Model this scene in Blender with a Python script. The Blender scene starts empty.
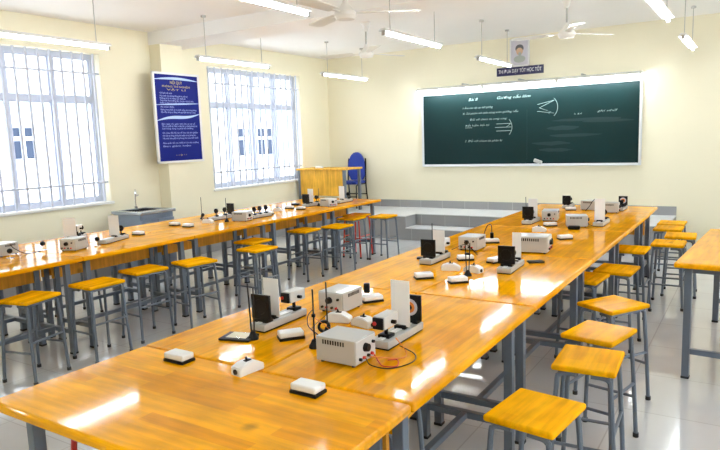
import bpy, bmesh, math, random
from mathutils import Vector, Matrix
random.seed(7)
PI = math.pi
scene = bpy.context.scene
COL = scene.collection
ZT = 0.745          # table top height
# ------------------------------------------------------------------ materials
def newmat(name):
    m = bpy.data.materials.new(name); m.use_nodes = True
    nt = m.node_tree
    return m, nt, nt.nodes['Principled BSDF']
def plain(name, col, rough=0.5, metal=0.0, coat=0.0, coat_rough=0.05, var=0.0, scale=8.0, bump=0.0):
    m, nt, b = newmat(name)
    b.inputs['Base Color'].default_value = (*col, 1)
    b.inputs['Roughness'].default_value = rough
    b.inputs['Metallic'].default_value = metal
    b.inputs['Coat Weight'].default_value = coat
    b.inputs['Coat Roughness'].default_value = coat_rough
    tc = nt.nodes.new('ShaderNodeTexCoord')
    n = nt.nodes.new('ShaderNodeTexNoise'); n.inputs['Scale'].default_value = scale; n.inputs['Detail'].default_value = 4
    nt.links.new(tc.outputs['Object'], n.inputs['Vector'])
    if var > 0:
        mx = nt.nodes.new('ShaderNodeMix'); mx.data_type = 'RGBA'
        mx.inputs['A'].default_value = (*[c*(1-var) for c in col], 1)
        mx.inputs['B'].default_value = (*[min(1, c*(1+var)) for c in col], 1)
        nt.links.new(n.outputs['Fac'], mx.inputs['Factor']); nt.links.new(mx.outputs['Result'], b.inputs['Base Color'])
    if bump > 0:
        bp = nt.nodes.new('ShaderNodeBump'); bp.inputs['Strength'].default_value = bump; bp.inputs['Distance'].default_value = 0.002
        nt.links.new(n.outputs['Fac'], bp.inputs['Height']); nt.links.new(bp.outputs['Normal'], b.inputs['Normal'])
    return m
def emit(name, col, strength):
    m, nt, b = newmat(name)
    b.inputs['Base Color'].default_value = (*col, 1)
    b.inputs['Emission Color'].default_value = (*col, 1)
    b.inputs['Emission Strength'].default_value = strength
    return m
def wood(name, c1, c2, rough=0.45, coat=0.8, coat_rough=0.075, axis='Y', bw=0.42, bh=0.055):
    """finger-jointed strips of varnished rubberwood"""
    m, nt, b = newmat(name)
    N = nt.nodes.new; L = nt.links.new
    tc = N('ShaderNodeTexCoord'); oi = N('ShaderNodeObjectInfo')
    add = N('ShaderNodeVectorMath'); add.operation = 'MULTIPLY_ADD'
    L(oi.outputs['Location'], add.inputs[0]); add.inputs[1].default_value = (3.17, 2.31, 1.7); L(tc.outputs['Object'], add.inputs[2])
    mp = N('ShaderNodeMapping'); L(add.outputs[0], mp.inputs['Vector'])
    if axis == 'Y': mp.inputs['Rotation'].default_value = (0, 0, PI/2)
    if axis == 'Z': mp.inputs['Rotation'].default_value = (PI/2, 0, PI/2)
    br = N('ShaderNodeTexBrick'); L(mp.outputs[0], br.inputs['Vector'])
    br.inputs['Scale'].default_value = 1.0; br.inputs['Mortar Size'].default_value = 0.0
    br.inputs['Brick Width'].default_value = bw; br.inputs['Row Height'].default_value = bh
    br.inputs['Color1'].default_value = (*c1, 1); br.inputs['Color2'].default_value = (*c2, 1); br.inputs['Bias'].default_value = -0.25
    st = N('ShaderNodeMapping'); L(mp.outputs[0], st.inputs['Vector']); st.inputs['Scale'].default_value = (2.2, 26, 26)
    n1 = N('ShaderNodeTexNoise'); L(st.outputs[0], n1.inputs['Vector']); n1.inputs['Scale'].default_value = 1.5; n1.inputs['Detail'].default_value = 5
    r1 = N('ShaderNodeMapRange'); L(n1.outputs['Fac'], r1.inputs['Value']); r1.inputs['From Min'].default_value = .3; r1.inputs['From Max'].default_value = .75
    r1.inputs['To Min'].default_value = .78; r1.inputs['To Max'].default_value = 1.14
    n2 = N('ShaderNodeTexNoise'); L(mp.outputs[0], n2.inputs['Vector']); n2.inputs['Scale'].default_value = 5; n2.inputs['Detail'].default_value = 3
    r2 = N('ShaderNodeMapRange'); L(n2.outputs['Fac'], r2.inputs['Value']); r2.inputs['From Min'].default_value = .3; r2.inputs['From Max'].default_value = .7
    r2.inputs['To Min'].default_value = .84; r2.inputs['To Max'].default_value = 1.14
    # dark knots
    kn = N('ShaderNodeTexVoronoi'); L(mp.outputs[0], kn.inputs['Vector']); kn.inputs['Scale'].default_value = 3.1
    r3 = N('ShaderNodeMapRange'); L(kn.outputs['Distance'], r3.inputs['Value']); r3.inputs['From Min'].default_value = .03; r3.inputs['From Max'].default_value = .1
    r3.inputs['To Min'].default_value = .55; r3.inputs['To Max'].default_value = 1.0
    m1 = N('ShaderNodeMath'); m1.operation = 'MULTIPLY'; L(r1.outputs[0], m1.inputs[0]); L(r2.outputs[0], m1.inputs[1])
    m2 = N('ShaderNodeMath'); m2.operation = 'MULTIPLY'; L(m1.outputs[0], m2.inputs[0]); L(r3.outputs[0], m2.inputs[1])
    vm = N('ShaderNodeVectorMath'); vm.operation = 'SCALE'; L(br.outputs['Color'], vm.inputs[0]); L(m2.outputs[0], vm.inputs['Scale'])
    L(vm.outputs[0], b.inputs['Base Color'])
    b.inputs['Roughness'].default_value = rough
    b.inputs['Coat Weight'].default_value = coat; b.inputs['Coat Roughness'].default_value = coat_rough
    b.inputs['Coat IOR'].default_value = 1.38; b.inputs['Specular IOR Level'].default_value = .0
    nb = N('ShaderNodeTexNoise'); L(tc.outputs['Object'], nb.inputs['Vector']); nb.inputs['Scale'].default_value = 14; nb.inputs['Detail'].default_value = 2
    bp = N('ShaderNodeBump'); bp.inputs['Strength'].default_value = .06; bp.inputs['Distance'].default_value = .004
    L(nb.outputs['Fac'], bp.inputs['Height']); L(bp.outputs['Normal'], b.inputs['Coat Normal'])
    return m
def tiles(name, c1, c2, cm, size, rough, mortar=0.006, plane='XY', coat=0.0, off=(0, 0, 0), sy=None):
    m, nt, b = newmat(name); N = nt.nodes.new; L = nt.links.new
    tc = N('ShaderNodeTexCoord'); mp = N('ShaderNodeMapping'); L(tc.outputs['Object'], mp.inputs['Vector'])
    mp.inputs['Location'].default_value = off
    if plane == 'XZ': mp.inputs['Rotation'].default_value = (-PI/2, 0, 0)
    br = N('ShaderNodeTexBrick'); L(mp.outputs[0], br.inputs['Vector']); br.offset = 0.0
    br.inputs['Scale'].default_value = 1; br.inputs['Brick Width'].default_value = size; br.inputs['Row Height'].default_value = sy or size
    br.inputs['Mortar Size'].default_value = mortar; br.inputs['Mortar Smooth'].default_value = 0.1
    br.inputs['Color1'].default_value = (*c1, 1); br.inputs['Color2'].default_value = (*c2, 1); br.inputs['Mortar'].default_value = (*cm, 1)
    n = N('ShaderNodeTexNoise'); L(tc.outputs['Object'], n.inputs['Vector']); n.inputs['Scale'].default_value = 3; n.inputs['Detail'].default_value = 5
    r = N('ShaderNodeMapRange'); L(n.outputs['Fac'], r.inputs['Value']); r.inputs['To Min'].default_value = .93; r.inputs['To Max'].default_value = 1.06
    vm = N('ShaderNodeVectorMath'); vm.operation = 'SCALE'; L(br.outputs['Color'], vm.inputs[0]); L(r.outputs[0], vm.inputs['Scale'])
    L(vm.outputs[0], b.inputs['Base Color']); b.inputs['Roughness'].default_value = rough
    b.inputs['Coat Weight'].default_value = coat; b.inputs['Coat Roughness'].default_value = 0.08
    return m
M = {}
M['table'] = wood('table_wood', (.96, .425, .001), (.76, .285, .001), axis='Y', coat=.8)
M['seat'] = wood('seat_wood', (.95, .455, .003), (.82, .35, .002), axis='Y', rough=.4, coat=.2, coat_rough=.15)
M['apron'] = wood('apron_wood', (.66, .29, .035), (.55, .23, .025), axis='Z', rough=.35, coat=.4, coat_rough=.15)
M['desk'] = wood('desk_wood', (.84, .46, .06), (.74, .38, .05), axis='Z', rough=.35, coat=.4, coat_rough=.12)
M['steel'] = plain('blue_grey_paint', (.125, .152, .195), .38, coat=.25, var=.06)
M['red'] = plain('red_paint', (.55, .03, .015), .38, coat=.25, var=.06)
M['rubber'] = plain('rubber', (.02, .02, .022), .7, var=.2)
M['wall'] = plain('wall_paint', (.86, .805, .61), .6, var=.025, scale=2.0, bump=.05)
M['ceiling'] = plain('ceiling_paint', (.93, .92, .90), .75, var=.02, scale=2.0)
M['white'] = plain('white_plastic', (.82, .82, .80), .35, var=.02)
M['grey'] = plain('grey_enamel', (.46, .46, .44), .35, coat=.2, var=.02)
M['lightgrey'] = plain('light_grey_enamel', (.60, .60, .58), .35, var=.02)
M['black'] = plain('black_plastic', (.006, .006, .007), .4, var=.2)
M['black'].node_tree.nodes['Principled BSDF'].inputs['Specular IOR Level'].default_value = .2
M['card'] = plain('white_card', (.86, .87, .88), .6, var=.01)
M['chrome'] = plain('chrome', (.72, .72, .72), .15, metal=1)
M['mirror'] = plain('mirror_glass', (.9, .92, .94), .04, metal=1)
M['dark_metal'] = plain('dark_rod', (.03, .03, .033), .35, metal=.6)
M['red_plastic'] = plain('red_plastic', (.6, .03, .02), .4)
M['blue_plastic'] = plain('blue_plastic', (.03, .06, .4), .4)
M['orange_plastic'] = plain('orange_plastic', (.75, .22, .02), .4)
M['alu'] = plain('window_paint', (.50, .53, .62), .4, var=.02)
M['grille'] = plain('grille_paint', (.52, .55, .64), .4, var=.03)
M['sinkpaint'] = plain('sink_laminate', (.20, .25, .33), .3, coat=.4, var=.04)
M['sinktop'] = plain('sink_steel', (.42, .47, .54), .25, metal=.6)
M['board'] = plain('chalkboard_green', (.0022, .0175, .0185), .45, var=.2, scale=1.3)
M['board'].node_tree.nodes['Principled BSDF'].inputs['Specular IOR Level'].default_value = .2
M['boardframe'] = plain('board_aluminium', (.74, .77, .80), .3, metal=.4)
M['chalk'] = plain('chalk', (.36, .45, .43), .9)
M['chalkfaint'] = plain('chalk_faint', (.004, .024, .025), .8)
M['navy'] = plain('sign_navy', (.012, .012, .075), .35, var=.05)
M['signwhite'] = plain('sign_white', (.8, .8, .82), .5)
M['poster'] = plain('poster_blue', (.004, .010, .17), .45, var=.08, scale=3)
M['poster'].node_tree.nodes['Principled BSDF'].inputs['Specular IOR Level'].default_value = .12
M['postertext'] = plain('poster_text', (.34, .42, .78), .5)
M['posteryellow'] = plain('poster_yellow', (.5, .42, .14), .5)
M['posterband'] = plain('poster_band', (.45, .60, .85), .4)
M['bluefabric'] = plain('blue_fabric', (.02, .05, .36), .8, var=.15, scale=60, bump=.3)
M['fan'] = plain('fan_white', (.80, .79, .75), .4, coat=.2)
M['fixture'] = plain('fixture_white', (.80, .80, .78), .4)
M['bldg'] = plain('facade_white', (.95, .95, .94), .8, var=.02, scale=.6)
M['bldgtrim'] = plain('facade_band', (.55, .78, .78), .8)
M['bldgglass'] = plain('facade_window', (.05, .066, .105), .5, var=.2, scale=2)
M['bldgglass'].node_tree.nodes['Principled BSDF'].inputs['Specular IOR Level'].default_value = .1
M['bldgframe'] = plain('facade_window_frame', (.75, .80, .88), .5)
M['floor'] = tiles('floor_tiles', (.58, .59, .60), (.62, .63, .64), (.48, .48, .48), .6, .16, mortar=.004, coat=.5)
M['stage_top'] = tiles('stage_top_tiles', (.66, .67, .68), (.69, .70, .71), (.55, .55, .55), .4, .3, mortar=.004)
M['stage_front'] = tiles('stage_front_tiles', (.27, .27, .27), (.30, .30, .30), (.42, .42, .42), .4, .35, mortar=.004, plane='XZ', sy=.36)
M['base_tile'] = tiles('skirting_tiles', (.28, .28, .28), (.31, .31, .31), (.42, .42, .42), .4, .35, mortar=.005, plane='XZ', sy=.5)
M['tube'] = emit('tube_light', (.88, .95, 1.0), 56.0)
M['boardtube'] = emit('board_tube_light', (.90, .97, 1.0), 70.0)
M['skin'] = plain('portrait_skin', (.62, .42, .28), .6)
M['hair'] = plain('portrait_hair', (.10, .10, .11), .6)
M['paperlav'] = plain('portrait_paper', (.62, .60, .66), .5)
M['shirt'] = plain('portrait_shirt', (.40, .44, .40), .6)
g, nt_, b_ = newmat('clear_glass')
b_.inputs['Base Color'].default_value = (.97, .985, 1, 1); b_.inputs['Roughness'].default_value = 0.0
b_.inputs['Transmission Weight'].default_value = 1; b_.inputs['IOR'].default_value = 1.0; b_.inputs['Specular IOR Level'].default_value = .3
M['glass'] = g
# ------------------------------------------------------------------ mesh helpers
def B(): return bmesh.new()
def box(bm, c, s, bev=0.0, seg=2, rot=None):
    r = bmesh.ops.create_cube(bm, size=1.0); vs = r['verts']
    bmesh.ops.scale(bm, vec=Vector(s), verts=vs)
    if bev > 0:
        es = list({e for v in vs for e in v.link_edges})
        res = bmesh.ops.bevel(bm, geom=es, offset=bev, segments=seg, affect='EDGES', profile=0.5)
        vs = list({v for f in res['faces'] for v in f.verts} | {v for v in vs if v.is_valid})
        seen = set(vs); stack = list(vs)
        while stack:
            v = stack.pop()
            for e in v.link_edges:
                o = e.other_vert(v)
                if o not in seen: seen.add(o); stack.append(o)
        vs = list(seen)
    if rot is not None: bmesh.ops.rotate(bm, cent=(0, 0, 0), matrix=rot, verts=vs)
    bmesh.ops.translate(bm, vec=Vector(c), verts=vs)
    return vs
def bx(bm, lo, hi, bev=0.0, seg=2):
    c = [(a+b)/2 for a, b in zip(lo, hi)]; s = [abs(b-a) for a, b in zip(lo, hi)]
    return box(bm, c, s, bev, seg)
def cyl(bm, p, q, r1, r2=None, seg=12):
    p = Vector(p); q = Vector(q); d = q-p; r2 = r1 if r2 is None else r2
    M4 = Matrix.Translation((p+q)/2) @ d.to_track_quat('Z', 'Y').to_matrix().to_4x4()
    bmesh.ops.create_cone(bm, cap_ends=True, segments=seg, radius1=r1, radius2=r2, depth=d.length, matrix=M4)
def ball(bm, c, r, sc=(1, 1, 1), seg=14):
    Mx = Matrix.Translation(Vector(c)) @ Matrix.Diagonal((*sc, 1))
    bmesh.ops.create_uvsphere(bm, u_segments=seg, v_segments=max(8, seg//2+2), radius=r, matrix=Mx)
def tube(bm, pts, r, seg=8):
    pts = [Vector(p) for p in pts]; rings = []
    up = Vector((0, 0, 1)); prev = None
    for i, p in enumerate(pts):
        t = (pts[min(i+1, len(pts)-1)] - pts[max(i-1, 0)]).normalized()
        if prev is None:
            a = t.cross(up)
            if a.length < 1e-3: a = t.cross(Vector((1, 0, 0)))
        else:
            a = prev - t*prev.dot(t)
        a.normalize(); prev = a; b = t.cross(a)
        rings.append([bm.verts.new(p + (a*math.cos(2*PI*k/seg) + b*math.sin(2*PI*k/seg))*r) for k in range(seg)])
    for i in range(len(rings)-1):
        for k in range(seg):
            bm.faces.new((rings[i][k], rings[i][(k+1) % seg], rings[i+1][(k+1) % seg], rings[i+1][k]))
    bm.faces.new(rings[0][::-1]); bm.faces.new(rings[-1])
def smooth_pts(ctrl, n=6):
    P = [Vector(c) for c in ctrl]; out = []
    P = [P[0]*2-P[1]] + P + [P[-1]*2-P[-2]]
    for i in range(1, len(P)-2):
        for k in range(n):
            t = k/n; a, b, c, d = P[i-1], P[i], P[i+1], P[i+2]
            out.append(.5*((2*b)+(c-a)*t+(2*a-5*b+4*c-d)*t*t+(3*b-a-3*c+d)*t**3))
    out.append(P[-2]); return out
def lathe(bm, prof, c=(0, 0, 0), seg=24):
    rings = []
    for r, z in prof:
        rings.append([bm.verts.new((c[0]+r*math.cos(2*PI*k/seg), c[1]+r*math.sin(2*PI*k/seg), c[2]+z)) for k in range(seg)])
    for i in range(len(rings)-1):
        for k in range(seg):
            bm.faces.new((rings[i][k], rings[i][(k+1) % seg], rings[i+1][(k+1) % seg], rings[i+1][k]))
    bm.faces.new(rings[0][::-1]); bm.faces.new(rings[-1])
def prism(bm, poly, y0, y1, axis='Y'):
    def P(a, b, t): return {'Y': (a, t, b), 'X': (t, a, b), 'Z': (a, b, t)}[axis]
    A = [bm.verts.new(P(a, b, y0)) for a, b in poly]; C = [bm.verts.new(P(a, b, y1)) for a, b in poly]
    n = len(poly)
    bm.faces.new(A); bm.faces.new(C[::-1])
    for i in range(n): bm.faces.new((A[(i+1) % n], A[i], C[i], C[(i+1) % n]))
def obj(name, bm, mat, parent=None, loc=(0, 0, 0), rz=0, smooth=True):
    bmesh.ops.recalc_face_normals(bm, faces=bm.faces[:])
    me = bpy.data.meshes.new(name); bm.to_mesh(me); bm.free()
    me.materials.append(M[mat] if isinstance(mat, str) else mat)
    if smooth:
        me.set_sharp_from_angle(angle=math.radians(35))
        for p in me.polygons: p.use_smooth = p.area < .0035   # broad flat faces keep their own normal
    o = bpy.data.objects.new(name, me); COL.objects.link(o)
    o.location = loc; o.rotation_euler = (0, 0, rz)
    if parent: o.parent = parent
    return o
def thing(name, label, cat, loc=(0, 0, 0), rz=0, group=None):
    o = bpy.data.objects.new(name, None); COL.objects.link(o)
    o.location = loc; o.rotation_euler = (0, 0, rz); o.empty_display_size = .05
    return tag(o, label, cat, group)
def tag(o, label, cat, group=None):
    o['label'] = label; o['category'] = cat
    if group: o['group'] = group
    return o
def struct(name, bm, mat, parent=None):
    o = obj(name, bm, mat, parent)
    if parent is None: o['kind'] = 'structure'
    return o
def dup(root, loc, rz, label, group=None, mats=None):
    def cp(o, par):
        c = o.copy(); COL.objects.link(c); c.parent = par
        if mats and c.type == 'MESH' and c.data.materials[0].name in mats:
            c.data = c.data.copy(); c.data.materials[0] = mats[o.data.materials[0].name]
        for ch in o.children: cp(ch, c)
        return c
    r = cp(root, None); r.location = loc; r.rotation_euler = (0, 0, rz); r['label'] = label
    if group: r['group'] = group
    return r
def text(name, s, size, mat, parent, loc, rot, extrude=.0006, align='CENTER', shear=0.0, width=None, space=1.0, offset=0.0):
    cu = bpy.data.curves.new(name, 'FONT'); cu.body = s; cu.size = size; cu.extrude = extrude
    cu.align_x = align; cu.align_y = 'CENTER'; cu.shear = shear; cu.resolution_u = 2; cu.space_line = space; cu.offset = offset
    t = bpy.data.objects.new(name, cu); COL.objects.link(t)
    bpy.context.view_layer.update()
    me = bpy.data.meshes.new_from_object(t.evaluated_get(bpy.context.evaluated_depsgraph_get()))
    bpy.data.objects.remove(t); bpy.data.curves.remove(cu)
    me.materials.clear(); me.materials.append(M[mat])
    if width and len(me.vertices):
        xs = [v.co.x for v in me.vertices]; k = width/(max(xs)-min(xs))
        for v in me.vertices: v.co.x *= k
    o = bpy.data.objects.new(name, me); COL.objects.link(o); o.parent = parent
    o.location = loc; o.rotation_euler = rot
    return o
# ------------------------------------------------------------------ room shell
XW, YB, ZC, XR, YR = -6.65, 9.5, 3.0, 1.75, -1.6
bm = B(); bx(bm, (XW-.25, YR-.25, -.15), (XR+.25, YB+.25, 0)); struct('floor', bm, 'floor')
bm = B(); bx(bm, (XW-.25, YR-.25, ZC), (XR+.25, YB+.25, ZC+.15)); struct('ceiling', bm, 'ceiling')
bm = B(); bx(bm, (XW-.25, YB, 0), (XR+.25, YB+.2, ZC)); struct('wall_back', bm, 'wall')
bm = B(); bx(bm, (XW-.25, YR-.2, 0), (XR+.25, YR, ZC)); struct('wall_front', bm, 'wall')
def wall_with_openings(x0, x1, ops, name):
    bm = B(); y = YR
    for (a, b, z0, z1) in ops:
        bx(bm, (x0, y, 0), (x1, a, ZC)); bx(bm, (x0, a, 0), (x1, b, z0)); bx(bm, (x0, a, z1), (x1, b, ZC)); y = b
    bx(bm, (x0, y, 0), (x1, YB, ZC)); struct(name, bm, 'wall')
W = [(2.66, 4.81, .91, 2.66), (6.54, 8.68, .91, 2.66)]
wall_with_openings(XW-.22, XW, W, 'wall_left')
WR = [(-.6, 1.6, .9, 2.6), (2.6, 4.8, .9, 2.6), (6.2, 8.4, .9, 2.6)]  # unseen window openings, added to let daylight in from the right
wall_with_openings(XR, XR+.22, WR, 'wall_right')
# ceiling beams and wall pilaster
for i, (a, b) in enumerate(((5.55, 6.12), (1.55, 2.1))):
    bm = B(); bx(bm, (XW, a, 2.84), (XR, b, ZC)); struct('trim_%d' % (i+1), bm, 'ceiling')
bm = B(); bx(bm, (XW, 5.56, 0), (XW+.2, 5.92, 2.84)); struct('trim_3', bm, 'wall')
# stage with a recessed step, and the tile skirting behind it
YS, HS = 8.37, .36
bm = B()
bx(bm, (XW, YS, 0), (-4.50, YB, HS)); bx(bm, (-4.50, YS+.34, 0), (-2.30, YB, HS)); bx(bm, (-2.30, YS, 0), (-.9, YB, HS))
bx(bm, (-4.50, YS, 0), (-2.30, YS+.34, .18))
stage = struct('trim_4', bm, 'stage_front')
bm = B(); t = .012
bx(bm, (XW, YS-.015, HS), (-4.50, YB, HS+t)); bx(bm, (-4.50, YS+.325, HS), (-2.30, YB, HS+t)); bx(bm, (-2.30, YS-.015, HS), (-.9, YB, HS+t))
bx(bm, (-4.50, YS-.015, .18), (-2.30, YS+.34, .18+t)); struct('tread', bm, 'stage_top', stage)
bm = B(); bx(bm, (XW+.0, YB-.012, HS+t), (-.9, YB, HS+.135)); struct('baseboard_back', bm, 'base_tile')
bm = B(); bx(bm, (XW, YR, 0), (XW+.012, YS, .12)); struct('baseboard_left', bm, 'base_tile')
# ------------------------------------------------------------------ windows
def window(n, x, y0, y1, z0, z1, sgn, grille=True):
    """sgn: +1 room lies towards +x"""
    fx = x - sgn*.15
    bm = B(); f = .055; d = .03
    for a, b, c, e in ((y0+f, y1-f, z0, z0+f), (y0+f, y1-f, z1-f, z1), (y0, y0+f, z0, z1), (y1-f, y1, z0, z1)):
        bx(bm, (fx-d, a, c), (fx+d, b, e))
    zt = 2.13; bx(bm, (fx-d+.002, y0+f, zt-.03), (fx+d-.002, y1-f, zt+.03))
    w = (y1-y0)
    for k in (1, 2, 3):
        for c, e in ((z0+f, zt-.03), (zt+.03, z1-f)): bx(bm, (fx-d+.004, y0+w*k/4-.024, c), (fx+d-.004, y0+w*k/4+.024, e))
    win = struct('window_%d' % n, bm, 'alu')
    for k in range(4):
        a, b = y0+w*k/4+(.024 if k else f), y0+w*(k+1)/4-(.024 if k < 3 else f)
        for (c, e) in ((z0+f, zt-.03), (zt+.03, z1-f)):
            bm = B(); xx = fx + (.008 if k % 2 else -.008); s = .016
            for q in ((a, a+s, c, e), (b-s, b, c, e), (a+s, b-s, c, c+s), (a+s, b-s, e-s, e)):
                bx(bm, (xx-.010, q[0], q[2]), (xx+.010, q[1], q[3]))
            sash = obj('sash', bm, 'alu', win)
            bm = B(); bx(bm, (xx-.002, a+s, c+s), (xx+.002, b-s, e-s)); obj('pane', bm, 'glass', sash)
    if grille:
        bm = B(); gx = x - sgn*.04
        nb = 16
        for k in range(nb):
            yy = y0+.06+(w-.12)*k/(nb-1); cyl(bm, (gx, yy, z0), (gx, yy, z1), .015, seg=8)
        for zz in (1.145, 2.43): cyl(bm, (gx, y0, zz), (gx, y1, zz), .013, seg=8)
        obj('grille', bm, 'grille', win)
    bm = B(); bx(bm, (x-sgn*.20, y0-.02, z0-.03), (x+sgn*.035, y1+.02, z0+.002), .006); obj('sill', bm, 'fixture', win)
window(1, XW, *W[0], 1); window(2, XW, *W[1], 1)
for i, w_ in enumerate(WR): window(3+i, XR, *w_, -1, grille=False)  # out of view, fitted in the openings added for daylight
# ------------------------------------------------------------------ building across the yard
bd = thing('school_building', 'white building with blue grey windows seen through the classroom windows', 'building', (-15, 12, -4))
bm = B(); bx(bm, (-6, -10, 0), (0, 14, 14)); obj('facade', bm, 'bldg', bd)
bm = B(); bx(bm, (-.1, -10, 6.5), (.06, 14, 6.85)); obj('canopy', bm, 'bldgtrim', bd)
def bwin(y0, y1, z0, z1):
    bm = B(); f = .09
    for a, b, c, e in ((y0+f, y1-f, z0, z0+f), (y0+f, y1-f, z1-f, z1), (y0, y0+f, z0, z1), (y1-f, y1, z0, z1)): bx(bm, (-.02, a, c), (.06, b, e))
    n = max(2, round((y1-y0)/.5)); zm = z0+.62*(z1-z0)
    for k in range(1, n):
        yy = y0+(y1-y0)*k/n
        for c, e in ((z0+f, zm-.05), (zm+.05, z1-f)): bx(bm, (-.02, yy-.05, c), (.055, yy+.05, e))
    bx(bm, (-.02, y0+f, zm-.05), (.058, y1-f, zm+.05))
    fr = obj('window', bm, 'bldgframe', bd)
    bm = B(); bx(bm, (-.015, y0+.01, z0+.01), (.012, y1-.01, z1-.01)); obj('pane', bm, 'bldgglass', fr)
bwin(-3.85, -3.1, 5.28, 6.2); bwin(3.9, 5.9, 5.05, 6.15); bwin(2.5, 2.85, 5.0, 6.2); bwin(-5.9, -5.1, 5.28, 6.2); bwin(-4.3, -3.0, 4.0, 4.35)
# ------------------------------------------------------------------ fluorescent lamps
def lamp(label, x, y0, y1, z=2.5):
    t = thing('ceiling_lamp', label, 'ceiling light', (x, (y0+y1)/2, z), 0, 'hanging fluorescent lamps')
    h = (y1-y0)/2
    bm = B(); prism(bm, [(-.05, .026), (.05, .026), (.024, .056), (-.024, .056)], -h, h); obj('housing', bm, 'fixture', t)
    bm = B(); cyl(bm, (0, -h+.03, .010), (0, h-.03, .010), .0115, seg=10); obj('tube', bm, 'tube', t)
    for s in (-1, 1):
        bm = B(); bx(bm, (-.018, s*(h-.012)-.012, -.008), (.018, s*(h-.012)+.012, .04), .003); obj('lamp_holder', bm, 'grey', t)
        bm = B(); cyl(bm, (0, s*h*.78, .055), (0, s*h*.78, ZC-z), .004, seg=6); cyl(bm, (0, s*h*.78, ZC-z-.02), (0, s*h*.78, ZC-z), .03, seg=10); obj('rod', bm, 'grey', t)
for x, nm in ((-5.36, 'by the window wall'), (-2.95, 'in the middle of the ceiling'), (-.72, 'along the right side')):
    for (a, b), rw in (((2.76, 4.0), 'nearest the viewer'), ((-.9, .34), 'behind the viewer'), ((5.14, 6.37), 'second from the front'), ((7.78, 9.0), 'closest to the chalkboard wall')):  # row behind the viewer is unseen, added to light surfaces facing the camera
        if rw.startswith('closest'): a -= .12; b -= .10
        lamp('white hanging fluorescent lamp %s, %s' % (nm, rw), x-(.08 if rw.startswith('closest') and x < -1 else 0), a, b)
# board lamp
bl = thing('chalkboard_lamp', 'long white fluorescent lamp mounted along the top of the chalkboard', 'light', (-3.03, 9.28, 2.27))
bm = B(); prism(bm, [(.22, .075), (.22, .06), (.04, .052), (-.05, .03), (-.085, .022), (-.085, .034), (-.05, .045), (.03, .07)], -1.68, 1.68, 'X'); obj('reflector', bm, 'fixture', bl)
for k in (-1, 0, 1):
    bm = B(); cyl(bm, (k*1.12-.53, -.03, .008), (k*1.12+.53, -.03, .008), .016, seg=10); obj('tube', bm, 'boardtube', bl)
    for q in (-1, 1):
        bm = B(); bx(bm, (k*1.12+q*.545-.012, -.045, -.008), (k*1.12+q*.545+.012, -.015, .045), .003); obj('lamp_holder', bm, 'grey', bl)
for k in (-.9, 0, .9):
    bm = B(); bx(bm, (k-.012, .0, .07), (k+.012, .22, .095)); obj('bracket', bm, 'grey', bl)
# ------------------------------------------------------------------ fans
def fan(label, x, y, z, ang, R=.62):
    t = thing('ceiling_fan', label, 'ceiling fan', (x, y, z), 0, 'ceiling fans')
    bm = B(); lathe(bm, [(.03, -.045), (.075, -.04), (.092, -.01), (.088, .02), (.06, .045), (.03, .085), (.016, .12)]); obj('motor', bm, 'fan', t)
    bm = B(); cyl(bm, (0, 0, .08), (0, 0, ZC-z), .011, seg=10); obj('downrod', bm, 'grey', t)
    bm = B(); lathe(bm, [(.02, -.13), (.06, -.03), (.065, 0)], (0, 0, ZC-z)); obj('canopy', bm, 'fan', t)
    for k in range(3):
        a = ang+k*2*PI/3
        bm = B(); w0, w1 = .05, .075; n = 8; top = []; bot = []
        for i in range(n+1):
            r = .17+(R-.17)*i/n; w = w0+(w1-w0)*i/n
            if i == n: w *= .6
            tw = .14-.06*i/n
            for s, arr in ((1, top), (-1, bot)):
                arr.append([bm.verts.new((r, s*w, .012+s*w*tw+dz)) for dz in (.003, -.003)])
        for i in range(n):
            bm.faces.new((top[i][0], top[i+1][0], bot[i+1][0], bot[i][0])); bm.faces.new((top[i][1], bot[i][1], bot[i+1][1], top[i+1][1]))
            bm.faces.new((top[i][0], top[i][1], top[i+1][1], top[i+1][0])); bm.faces.new((bot[i][1], bot[i][0], bot[i+1][0], bot[i+1][1]))
        bm.faces.new((top[0][0], bot[0][0], bot[0][1], top[0][1])); bm.faces.new((top[n][0], top[n][1], bot[n][1], bot[n][0]))
        bx(bm, (.07, -.018, .006), (.22, .018, .012))
        o = obj('blade', bm, 'fan', t); o.rotation_euler = (0, 0, a)
fan('white ceiling fan nearest the viewer, large and cut by the top edge', -2.93, 4.49, 2.58, .55)
fan('white ceiling fan at the back near the window wall corner', -4.16, 6.82, 2.6, 1.25)
fan('white ceiling fan in front of the wall above the chalkboard', -1.79, 7.09, 2.6, .95)
# ------------------------------------------------------------------ chalkboard
cb = thing('chalkboard', 'large dark green chalkboard with chalk writing on the back wall', 'chalkboard', (-3.05, YB, 1.1))
BW, BH = 3.31, 1.12
bm = B(); bx(bm, (-BW/2, -.03, 0), (BW/2, -.004, BH)); obj('writing_surface', bm, 'board', cb)
bm = B(); f = .035
for lo, hi in (((-BW/2, -.044, -f), (BW/2, 0, 0)), ((-BW/2, -.044, BH), (BW/2, 0, BH+f)), ((-BW/2-f, -.045, -f), (-BW/2, 0, BH+f)), ((BW/2, -.045, -f), (BW/2+f, 0, BH+f))): bx(bm, lo, hi, .004)
obj('frame', bm, 'boardframe', cb)
bm = B(); bx(bm, (-BW/2, -.085, -f), (BW/2, -.04, -.02), .004); obj('chalk_ledge', bm, 'boardframe', cb)
bm = B(); bx(bm, (.08, -.0312, .06), (.084, -.03, BH-.3)); obj('divider_line', bm, 'chalkfaint', cb)
RB = (PI/2, 0, 0)
def ch(s, x, z, size, w=None, mat='chalk', sh=.3): return text('chalk_text', s, size, mat, cb, (x, -.0312, z), RB, .0002, 'LEFT', sh, w, offset=-.0005)
ch('Bài 8', -.86, 1.015, .062, .15); ch('Gương cầu lõm', -.40, 1.015, .058, .52)
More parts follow.
